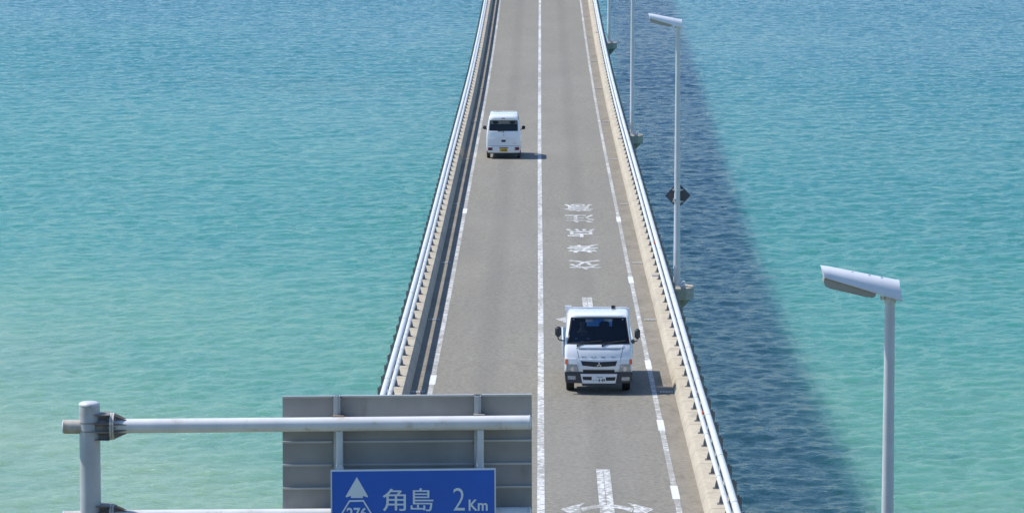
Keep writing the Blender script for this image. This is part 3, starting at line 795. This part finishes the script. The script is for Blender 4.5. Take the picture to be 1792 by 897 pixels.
# black ceramic border of the windscreen
def ring_on(outer, inner, name, mat, parent, t0, t1):
    mb = MB(); n = len(outer)
    for k in range(n):
        for tt in (0,):
            steps = 6
            for q in range(steps):
                o0, o1 = Vector(outer[k]).lerp(Vector(outer[(k+1) % n]), q/steps), Vector(outer[k]).lerp(Vector(outer[(k+1) % n]), (q+1)/steps)
                i0, i1 = Vector(inner[k]).lerp(Vector(inner[(k+1) % n]), q/steps), Vector(inner[k]).lerp(Vector(inner[(k+1) % n]), (q+1)/steps)
                mb.hexa([(p.x, yf(p.x, p.y)-t0, p.y) for p in (o0, o1, i1, i0)], [(p.x, yf(p.x, p.y)+t1, p.y) for p in (o0, o1, i1, i0)])
    return mb.build(name, mat, parent, 60)
ring_on([(-.69, 1.864), (.69, 1.864), (.785, 1.230), (-.785, 1.230)], [(-.66, 1.84), (.66, 1.84), (.755, 1.262), (-.755, 1.262)], 'windscreen_seal', 'black', cab, .004, .009)
mb = MB(); mb.box((-.70, .32, 1.10), (.70, .60, 1.25)); mb.bevel(.03); mb.build('dashboard', 'charcoal', cab)
for x, wdt in ((-.40, .22), (.16, .22), (.52, .16)):
    mb = MB(); mb.box((x-wdt, 1.22, .9), (x+wdt, 1.36, 1.52)); mb.box((x-.12, 1.23, 1.52), (x+.12, 1.33, 1.68)); mb.box((x-wdt, .85, .72), (x+wdt, 1.36, .92)); mb.bevel(.03); mb.build('seat', 'interior', cab)
mb = MB(); cw = Vector((-.40, .66, 1.27)); prev = None
pts = [cw+Vector((math.cos(q)*.2, math.sin(q)*.08, math.sin(q)*.18)) for q in [2*math.pi*k/24 for k in range(25)]]
mb.tube(pts, .014, 8); mb.tube([cw+Vector((-.2, 0, 0)), cw+Vector((.2, 0, 0))], .012, 8); mb.tube([cw, cw+Vector((0, -.12, -.12))], .02, 8); mb.build('steering_wheel', 'black', cab)
for x, z in ((-.615, 1.80), (.60, 1.80)):
    mb = MB(); mb.tube([(x, yf(x, z)+.021, z), (x, yf(x, z)+.024, z)], .026, 16); mb.build('windscreen_sticker', 'label_w', cab)
mb = MB(); mb.box((-.66, .34, 1.252), (-.42, .46, 1.272)); mb.tube([(-.41, .39, 1.252), (-.41, .39, 1.295)], .045, 12); mb.build('papers', 'label_w', cab)
# roof ribs and the black camera
for x in (-.55, -.33, -.11, .11, .33, .55):
    mb = MB(); mb.box((x-.006, .82, 1.968), (x+.006, 1.40, 1.9875), Matrix.Rotation(R(1.2), 3, 'X')); mb.build('roof_rib', 'truck_white', cab)
mb = MB(); mb.box((.335, 1.35, 1.98), (.415, 1.42, 2.07)); mb.box((.35, 1.31, 2.0), (.40, 1.36, 2.04)); mb.bevel(.008); mb.tube([(.43, 1.40, 1.97), (.43, 1.40, 2.06)], .012, 8); mb.build('roof_beacon', 'black', cab)
mb = MB(); mb.box((-.60, .99, 1.98), (.30, 1.01, 1.990)); mb.build('roof_seam', 'truck_white', cab)
# front face
C = lambda cx, cy: ((cx-437)/285.0, (780-cy)/283.0)
def part(pts, name, mat, parent=cab, t0=.012, t1=.01, sub=(8, 2)):
    return plate_on(yf, [C(*p) for p in pts], t0, t1, sub=sub).build(name, mat, parent, 45)
part([(266, 436), (616, 436), (608, 452), (278, 452)], 'wiper_cowl', 'truck_white', t0=.016)
mb = plate_on(yf, [C(*p) for p in [(296, 462), (590, 462), (590, 465), (296, 465)]], .006, .004, sub=(8, 1)); mb.build('panel_gap', 'charcoal', cab)
for a, b in (((278, 440), (298, 532)), ((610, 440), (592, 532))):
    part([a, (a[0]+3, a[1]), (b[0]+3, b[1]), b], 'panel_gap', 'charcoal', t0=.002, sub=(1, 5))
part([(292, 532), (592, 532), (583, 600), (303, 600)], 'grille_surround', 'truck_white', t0=.02, sub=(8, 3))
gr = plate_on(yf, [C(*p) for p in [(311, 542), (437, 549), (569, 543), (556, 577), (480, 582), (400, 582), (322, 574)]], .027, .0); gr = gr.build('grille', 'black', cab, None)
mb = MB()
for cy in (553, 563, 572):
    x0, z = C(324, cy); x1, _ = C(554, cy); mb.box((x0, yf(0, z)-.032, z-.004), (x1, yf(0, z)-.0275, z+.003))
mb.build('grille_bars', 'charcoal', gr)
mb = MB(); x, z = C(440, 567)
for k in range(3):
    an = R(90+120*k); d = Vector((math.cos(an), math.sin(an))); n2 = Vector((-d.y, d.x))
    P = [Vector((0, 0)), d*.034+n2*.02, d*.068, d*.034-n2*.02]
    mb.prism([(x+p.x, yf(0, z)-.055, z+p.y) for p in P], (0, .02, 0))
mb.build('emblem', 'chrome', cab)
for ch, cx in zip('FUSO', (333, 402, 470, 540)):
    x, z = C(cx, 517); me = text_mesh(ch, .038, .02, w=.115, extrude=.05); facing(me, (x, yf(x, z)-.006, z), 78); link('cab_lettering', me, 'steel', cab)
part([(326, 605), (550, 605), (548, 634), (330, 634)], 'lower_grille', 'black', t0=.025)
for s in (-1, 1):
    q = lambda cx, cy: (437+s*(cx-437), cy)
    hl = part([q(590, 568), q(662, 568), q(667, 624), q(578, 624)] if s > 0 else [q(662, 568), q(590, 568), q(578, 624), q(667, 624)], 'headlight', 'clear', t0=.02, sub=(5, 3))
    x, z = C(*q(622, 600)); mb = MB(); mb.tube([(x, yf(x, z)-.0245, z), (x, yf(x, z)-.019, z)], .055, 20); mb.build('bulb_reflector', 'chrome', hl)
    part([q(596, 528), q(672, 530), q(672, 566), q(588, 566)] if s > 0 else [q(672, 530), q(596, 528), q(588, 566), q(672, 566)], 'lamp_trim', 'wplate', t0=.018, sub=(5, 2))
    part([q(655, 530), q(674, 532), q(676, 566), q(654, 572)] if s > 0 else [q(674, 532), q(655, 530), q(654, 572), q(676, 566)], 'indicator', 'orange', t0=.024, sub=(3, 2))
# bumper
bp = lerp_table([(.25, .03), (.56, -.02)])
ybm = lambda x, z: .0-.03+.085*(abs(x)/.86)**2.6
mb = plate_on(ybm, [(-.845, .555), (.845, .555), (.82, .285), (-.82, .285)], 0, .14, sub=(16, 3)); bmp = mb.bevel(.012, 2, 50).build('bumper', 'charcoal', truck, 40)
yb = lambda x, z: ybm(x, z)
def bpart(pts, name, mat, t0=.006, sub=(6, 1), parent=bmp): return plate_on(yb, [C(*p) for p in pts], t0, .006, sub=sub).build(name, mat, parent, 45)
bpart([(308, 633), (568, 633), (556, 699), (322, 699)], 'bumper_centre', 'truck_white', sub=(8, 3))
bpart([(322, 652), (388, 652), (388, 677), (328, 675)], 'intake', 'black', .011); bpart([(488, 655), (559, 655), (551, 680), (488, 680)], 'intake', 'black', .011)
for s in (-1, 1):
    a = [(600, 656), (656, 656), (656, 682), (600, 682)]; a = a if s > 0 else [(874-p[0], p[1]-8) for p in (a[1], a[0], a[3], a[2])]
    bpart(a, 'fog_lamp', 'clear', .008)
pl = bpart([(390, 645), (487, 645), (487, 695), (390, 695)], 'number_plate', 'wplate', .022, (1, 1))
def ptext(txt, cx, cy, h, w, mat, parent, off, dpt):
    x, z = C(cx, cy); me = text_mesh(txt, h, off, w=w, extrude=.001); facing(me, (x, ybm(x, z)-dpt, z)); link('plate_lettering', me, mat, parent)
ptext('下関 400', 443, 655, .028, .17, 'inkg', pl, .01, .026); ptext('・4 49', 449, 677, .082, .23, 'ink', pl, .012, .026); ptext('は', 402, 676, .035, .035, 'inkg', pl, .01, .026)
# wipers
for x0, x1 in ((-.52, .06), (.10, .66)):
    z0, z1 = 1.205, 1.32
    mb = MB(); mb.tube([(x0, yf(x0, z0)-.03, z0), ((x0+x1)/2, yf((x0+x1)/2, z1)-.03, 1.285), (x1, yf(x1, z1)-.02, z1-.02)], .012, 8)
    mb.tube([(x0, yf(x0, z0)-.0, z0), (x0, yf(x0, z0)-.04, z0)], .028, 12)
    mb.tube([((x0+x1)/2-.28, yf(0, 1.27)-.02, 1.262), (x1+.02, yf(x1, 1.31)-.01, 1.315)], .014, 6); mb.build('wiper', 'black', cab)
# mirrors
for s, (mx0, mx1, mz0, mz1), arm_pts in ((-1, (-1.08, -.925, 1.40, 1.655), [(-.86, 1.31), (-.95, 1.315), (-1.0, 1.34), (-1.01, 1.41)]), (1, (.90, 1.04, 1.345, 1.60), [(.84, 1.30), (.90, 1.285), (.96, 1.30), (.97, 1.36)])):
    mb = MB(); mb.box((mx0, .34, mz0), (mx1, .43, mz1)); mb.bevel(.035, 3); mi = mb.build('side_mirror', 'charcoal', cab, 50)
    mb = MB(); mb.box((mx0+.015, .431, mz0+.02), (mx1-.015, .435, mz1-.02)); mb.build('mirror_glass', 'chrome', mi)
    mb = MB(); mb.tube([(x, .36 if i else .30, z) for i, (x, z) in enumerate(arm_pts)], .016, 8); mb.build('mirror_arm', 'black', mi)
    if s > 0:
        mb = MB(); mb.tube([(.83, .28, 1.29), (.86, .24, 1.30), (.89, .22, 1.32)], [.03, .06, .02], 14); mb.build('under_mirror', 'charcoal', cab, 60)
# door seam + handle
for s in (-1, 1):
    mb = MB()
    for y in (.42, 1.38): mb.box((min(s*.838, s*.848), y-.006, .6), (max(s*.838, s*.848), y+.006, 1.27))
    d = mb.build('door', 'charcoal', cab); mb = MB(); mb.box((min(s*.84, s*.87), 1.18, 1.12), (max(s*.84, s*.87), 1.32, 1.15)); mb.bevel(.006); mb.build('handle', 'black', d)
# chassis, wheels, bed
mb = MB()
for x in (-.32, .32): mb.box((x-.05, .4, .42), (x+.05, 4.5, .60))
mb.box((-.80, .25, .40), (.80, 1.60, .51)); mb.build('chassis', 'black', truck)
for s in (-1, 1):
    wheel(truck, s*.70, .90, .355, .20, s); wheel(truck, s*.66, 3.4, .355, .28, s)
    mb = MB(); mb.box((s*.70-.13, 1.30, .30), (s*.70+.13, 1.33, .62)); mb.build('mud_flap', 'black', truck)
mb = MB(); mb.box((-.86, 1.72, .72), (.86, 4.65, .80)); bed = mb.build('bed', 'steel', truck)
for s in (-1, 1):
    mb = MB(); mb.box((min(s*.865, s*.895), 1.76, .74), (max(s*.865, s*.895), 4.65, 1.13)); mb.bevel(.006); mb.build('side_gate', 'truck_white', bed)
mb = MB(); mb.box((-.86, 4.655, .74), (.86, 4.685, 1.13)); mb.bevel(.006); mb.build('tail_gate', 'truck_white', bed)
mb = MB()
mb.box((-.80, 1.69, .80), (-.74, 1.75, 1.985)); mb.box((.74, 1.69, .80), (.80, 1.75, 1.96)); mb.box((-.74, 1.69, 1.93), (.74, 1.75, 1.985)); mb.box((-.74, 1.69, 1.42), (.74, 1.75, 1.48))
mb.box((-.80, 1.70, .80), (.80, 1.74, 1.30)); mb.box((-.83, 1.66, 1.90), (-.66, 1.78, 2.02)); mb.bevel(.006)
mb.build('headboard', 'truck_white', bed)
for i, (x, y, z, sx) in enumerate(((-.17, 2.05, .80, .20), (.22, 2.15, .80, .19))):
    cr = thing('cargo_box', 'blue plastic box with a pale label, %s one seen through the truck rear window' % ('left' if i == 0 else 'right'), 'cargo box', truck.matrix_world @ Vector((x, y, z)), 'blue boxes on the truck bed')
    mb = MB(); mb.box((-sx, -.2, 0), (sx, .2, 1.08 if i == 0 else 1.05)); mb.bevel(.015); mb.build('box_body', 'crate', cr)
    mb = MB(); mb.box((-sx*.7 if i == 0 else -sx*.3, -.206, .80), (sx*.2 if i == 0 else sx*.8, -.2015, .90)); mb.box((-sx*.2, -.206, .955), (sx*.8, -.2015, .985)); mb.build('label_sheet', 'label_w', cr)

# ------------------------------------------------------------------ driver
def skin_body(name, nodes, edges, mat, loc, root=0, sub=2, parent=None):
    me = bpy.data.meshes.new(name); me.from_pydata([n[:3] for n in nodes], edges, []); o = bpy.data.objects.new(name, me); COL.objects.link(o)
    o.modifiers.new('s', 'SKIN'); sv = me.skin_vertices[0].data
    for i, n in enumerate(nodes): sv[i].radius = (n[3], n[4] if len(n) > 4 else n[3]); sv[i].use_root = (i == root)
    md = o.modifiers.new('u', 'SUBSURF'); md.levels = sub; md.render_levels = sub
    dg = bpy.context.evaluated_depsgraph_get(); m2 = bpy.data.meshes.new_from_object(o.evaluated_get(dg)); bpy.data.objects.remove(o); bpy.data.meshes.remove(me)
    for p in m2.polygons: p.use_smooth = True
    m2.materials.clear(); r_ = link(name, m2, mat, parent); r_.location = loc; return r_
nodes = [(0, 0, .10, .15, .12), (0, .02, .30, .15, .11), (0, .0, .50, .17, .11), (0, -.01, .60, .07, .07), (0, -.03, .68, .055, .06), (0, -.045, .78, .075, .09), (0, -.04, .86, .06, .075),
         (-.19, -.0, .53, .06), (-.24, -.12, .36, .045), (-.17, -.36, .42, .033), (-.155, -.42, .44, .028), (.19, -.0, .53, .06), (.24, -.12, .36, .045), (.17, -.36, .42, .033), (.155, -.42, .44, .028),
         (-.10, -.18, .06, .085), (-.12, -.45, .05, .065), (-.12, -.50, -.28, .05), (.10, -.18, .06, .085), (.12, -.45, .05, .065), (.12, -.50, -.28, .05)]
edges = [(0, 1), (1, 2), (2, 3), (3, 4), (4, 5), (5, 6), (2, 7), (7, 8), (8, 9), (9, 10), (2, 11), (11, 12), (12, 13), (13, 14), (0, 15), (15, 16), (16, 17), (0, 18), (18, 19), (19, 20)]
dl = truck.matrix_world @ Vector((-.40, 1.08, .88))
drv = skin_body('person', nodes, edges, 'skin', dl); tag(drv, 'driver with pale gloves holding the wheel behind the truck windscreen', 'person')
nodes2 = [(x, y, z, *[r_*1.10+.006 for r_ in rr]) for x, y, z, *rr in [nodes[i] for i in (0, 1, 2, 7, 8, 9, 11, 12, 13, 15, 16, 17, 18, 19, 20)]]
skin_body('clothes', nodes2, [(0, 1), (1, 2), (2, 3), (3, 4), (4, 5), (2, 6), (6, 7), (7, 8), (0, 9), (9, 10), (10, 11), (0, 12), (12, 13), (13, 14)], 'cloth', (0, 0, 0), parent=drv)
mb = MB(); mb.tube([(0, -.02, .82), (0, -.02, .88), (0, -.025, .925), (0, -.025, .945)], [.085, .088, .06, .02], 20); mb.build('hair', 'hair', drv, 80)
for s in (-1, 1):
    hx = s*.155; N_ = [(hx, -.40, .44, .030, .022), (hx, -.46, .455, .034, .018)]; E_ = [(0, 1)]
    for k in range(4):
        b = len(N_); ox = hx+(k-1.5)*.019; N_ += [(ox, -.485, .47, .009), (ox, -.505, .455, .0085), (ox, -.50, .43, .008)]; E_ += [(1, b), (b, b+1), (b+1, b+2)]
    b = len(N_); N_ += [(hx-s*.035, -.44, .46, .010), (hx-s*.045, -.465, .475, .009)]; E_ += [(0, b), (b, b+1)]
    skin_body('glove', N_, E_, 'glove', (0, 0, 0), sub=1, parent=drv)

# ------------------------------------------------------------------ van (seen from the rear)
vy = ground_y(276.5)-.45
van = thing('small_van', 'small white kei van with yellow plate driving away in the left lane', 'van', (-1.56+ax(vy), vy, zr(vy)))
van.rotation_euler.x = math.atan((zr(vy+3)-zr(vy))/3)
vp = [(.02, .30), (.0, .36), (.0, .55), (.0, .86), (.03, 1.15), (.10, 1.62), (.14, 1.745), (.22, 1.82), (.40, 1.865), (.9, 1.885), (2.2, 1.875), (2.45, 1.80), (2.95, 1.22), (3.2, 1.02), (3.29, .8), (3.3, .35)]
vw = lerp_table([(.3, .715), (.5, .735), (.95, .732), (1.17, .712), (1.62, .650), (1.83, .605), (1.9, .58)])
vb = lambda u, y, z: .06*abs(u)**3*(1 if y < 1 else -1)
vyp = lerp_table([(p[1], p[0]) for p in vp[:8]])
vyf = lambda x, z: vyp(z)+.06*(abs(x)/vw(z))**3
vbody = shell(vp, vw, INS, vb).build('body', 'car_white', van, 32)
bpy.context.view_layer.update()
vbody.data.materials.append(M['interior'])
def vcut(mb):
    o = mb.build('cut', 'car_white'); o.data.materials.append(M['interior'])
    for p in o.data.polygons: p.material_index = 1
    o.matrix_world = van.matrix_world.copy(); boolean(vbody, o)
vcut(shell([(.07, .50), (.08, .86), (.11, 1.15), (.18, 1.60), (.23, 1.74), (.40, 1.81), (.9, 1.83), (2.2, 1.82), (2.40, 1.75), (2.88, 1.2), (3.0, .95), (3.0, .50)], lambda z: vw(z)-.05, [(-1, 0), (-.5, 0), (0, 0), (.5, 0), (1, 0)], vb))
def rrect(w0, w1, z0, z1, r=.05):                      # bottom half-width, top half-width
    P = []
    for cx, cz, a0 in ((w1-r, z1-r, 0), (-w1+r, z1-r, 90), (-w0+r, z0+r, 180), (w0-r, z0+r, 270)):
        for k in range(5): q = R(a0+22.5*k); P.append((cx+r*math.cos(q), cz+r*math.sin(q)))
    return P
rw = rrect(.605, .59, 1.178, 1.622)
mb = MB(); mb.hexa([(x, -.2, z) for x, z in rw], [(x, .35, z) for x, z in rw]); vcut(mb)
mb = MB(); mb.hexa([(x, 2.3, z) for x, z in rrect(.60, .52, 1.26, 1.74)], [(x, 3.4, z) for x, z in rrect(.60, .52, 1.26, 1.74)]); vcut(mb)
for s in (-1, 1):
    for y0, y1, y2 in ((.35, 1.15, 1.15), (1.25, 1.95, 1.95), (2.05, 2.62, 2.35)):
        mb = MB(); mb.prism([(s*.45, y0, 1.22), (s*.45, y1, 1.22), (s*.45, y2, 1.60), (s*.45, y0, 1.60)], (s*.5, 0, 0)); vcut(mb)
    mb = MB(); mb.prism([(s*.688, .33, 1.20), (s*.688, 2.66, 1.20), (s*.642, 2.36, 1.63), (s*.642, .33, 1.63)], (-s*.008, 0, 0)); mb.build('side_window', 'glass_tint', vbody)
C2 = lambda cx, cy: ((cx-526.5)/262.0, (748-cy)/261.0)
def vpart(pts, name, mat, parent=vbody, t0=.008, sub=(8, 3)): return plate_on(vyf, [C2(*p) for p in pts], t0, .01, sub=sub).build(name, mat, parent, 45)
vpart([(362, 316), (691, 316), (693, 444), (360, 444)], 'rear_window', 'glass_tint', t0=-.014)
mb = plate_on(lambda x, z: vyf(x, z)+.04, [(-.60, 2.0), (.60, 2.0), (.60, 1.9), (-.60, 1.9)], 0, .01, sub=(2, 1)); mb.bm.free()
mb = MB(); n_ = len(rw); inner = rrect(.575, .56, 1.205, 1.597, .04)
for k in range(n_):
    a, b, c, d = rw[k], rw[(k+1) % n_], inner[(k+1) % n_], inner[k]
    mb.hexa([(p[0], vyf(*p)-.001, p[1]) for p in (a, b, c, d)], [(p[0], vyf(*p)+.008, p[1]) for p in (a, b, c, d)])
mb.build('rear_window_seal', 'black', vbody)
for x in (-.36, .36):
    mb = MB(); mb.box((x-.22, 1.85, .7), (x+.22, 2.0, 1.32)); mb.box((x-.12, 1.87, 1.34), (x+.12, 1.95, 1.52)); mb.bevel(.03); mb.build('seat', 'shade_trim', vbody)
mb = MB(); mb.box((-.60, .9, .6), (.60, 1.0, 1.16)); mb.bevel(.02); mb.build('rear_bench', 'shade_trim', vbody)
mb = MB(); mb.box((-.07, 2.5, 1.60), (.10, 2.52, 1.68)); mb.build('interior_mirror', 'black', vbody)
vpart([(505, 297), (541, 297), (541, 306), (505, 306)], 'high_brake_light', 'red', t0=.02, sub=(2, 1))
vpart([(345, 603), (708, 603), (706, 606), (346, 606)], 'hatch_seam', 'charcoal', t0=.003, sub=(8, 1))
vpart([(352, 523), (703, 523), (703, 526), (352, 526)], 'hatch_crease', 'car_white', t0=.014, sub=(8, 1))
vpart([(503, 537), (549, 537), (549, 561), (503, 561)], 'hatch_handle', 'black', t0=.006, sub=(2, 1))
mb = plate_on(vyf, [C2(*p) for p in [(343, 612), (712, 612), (706, 680), (350, 680)]], .035, .03, sub=(12, 3)); vbm = mb.bevel(.012, 2, 50).build('bumper', 'car_white', van, 40)
vyb = lambda x, z: vyf(x, z)-.035
def vbp(pts, name, mat, parent, t0=.006, sub=(4, 1)): return plate_on(vyb, [C2(*p) for p in pts], t0, .006, sub=sub).build(name, mat, parent, 45)
for a in ([(356, 622), (405, 622), (407, 654), (356, 652)], [(649, 619), (699, 617), (699, 650), (647, 652)]):
    vbp(a, 'tail_light', 'red', vbm, .008)
vbp([(396, 630), (407, 630), (407, 654), (396, 654)], 'reversing_light', 'clear', vbm, .010); vbp([(648, 626), (658, 626), (657, 652), (647, 652)], 'reversing_light', 'clear', vbm, .010)
vbp([(478, 618), (577, 618), (575, 670), (480, 670)], 'plate_recess', 'charcoal', vbm, .004)
vpl = vbp([(484, 624), (571, 624), (571, 668), (484, 668)], 'number_plate', 'yplate', vbm, .016, (1, 1))
def vtext(txt, cx, cy, h, w, mat, off):
    x, z = C2(cx, cy); me = text_mesh(txt, h, off, w=w, extrude=.001); facing(me, (x, vyb(x, z)-.020, z)); link('plate_lettering', me, mat, vpl)
vtext('山口 480', 527, 631, .024, .15, 'ink', .01); vtext('16 76', 533, 651, .075, .20, 'ink', .03)
x, z = C2(527, 484); mb = MB()
for k in range(3):
    an = R(90+120*k); d = Vector((math.cos(an), math.sin(an))); n2 = Vector((-d.y, d.x)); P = [Vector((0, 0)), d*.022+n2*.013, d*.044, d*.022-n2*.013]
    mb.prism([(x+p.x, vyf(0, z)-.02, z+p.y) for p in P], (0, .015, 0))
mb.build('emblem', 'chrome', vbody)
mb = MB()
for cy, a, b in ((572, 634, 668), (577, 640, 664)):
    x0, z = C2(a, cy); x1, _ = C2(b, cy); mb.box((x0, vyf(x0, z)-.004, z-.004), (x1, vyf(x0, z)+.02, z+.004))
mb.build('badge', 'chrome', vbody)
x0, z0 = C2(527, 447); mb = MB(); mb.tube([(x0, vyf(0, z0)-.02, z0-.02), (x0-.02, vyf(0, z0+.03)-.025, z0+.03), (x0-.25, vyf(0, z0+.02)-.02, z0+.015)], .011, 8); mb.tube([(x0, vyf(0, z0), z0-.02), (x0, vyf(0, z0)-.03, z0-.02)], .02, 10); mb.build('rear_wiper', 'black', vbody)
for s in (-1, 1):
    mb = MB(); mb.box((min(s*.76, s*.91), 2.42, 1.06), (max(s*.76, s*.91), 2.52, 1.22)); mb.bevel(.03, 3); mi = mb.build('side_mirror', 'black', vbody, 50)
    mb = MB(); mb.tube([(s*.70, 2.50, 1.05), (s*.80, 2.48, 1.08)], .02, 8); mb.build('mirror_arm', 'black', mi)
    wheel(van, s*.64, .62, .275, .145, s); wheel(van, s*.64, 2.95, .275, .145, s)
mb = MB(); mb.box((-.6, .15, .22), (.6, 3.1, .33)); mb.build('underbody', 'black', van)
for x in (-.63, .63):
    mb = MB(); mb.box((x-.06, .20, .10), (x+.06, .215, .32)); mb.build('mud_flap', 'black', van)
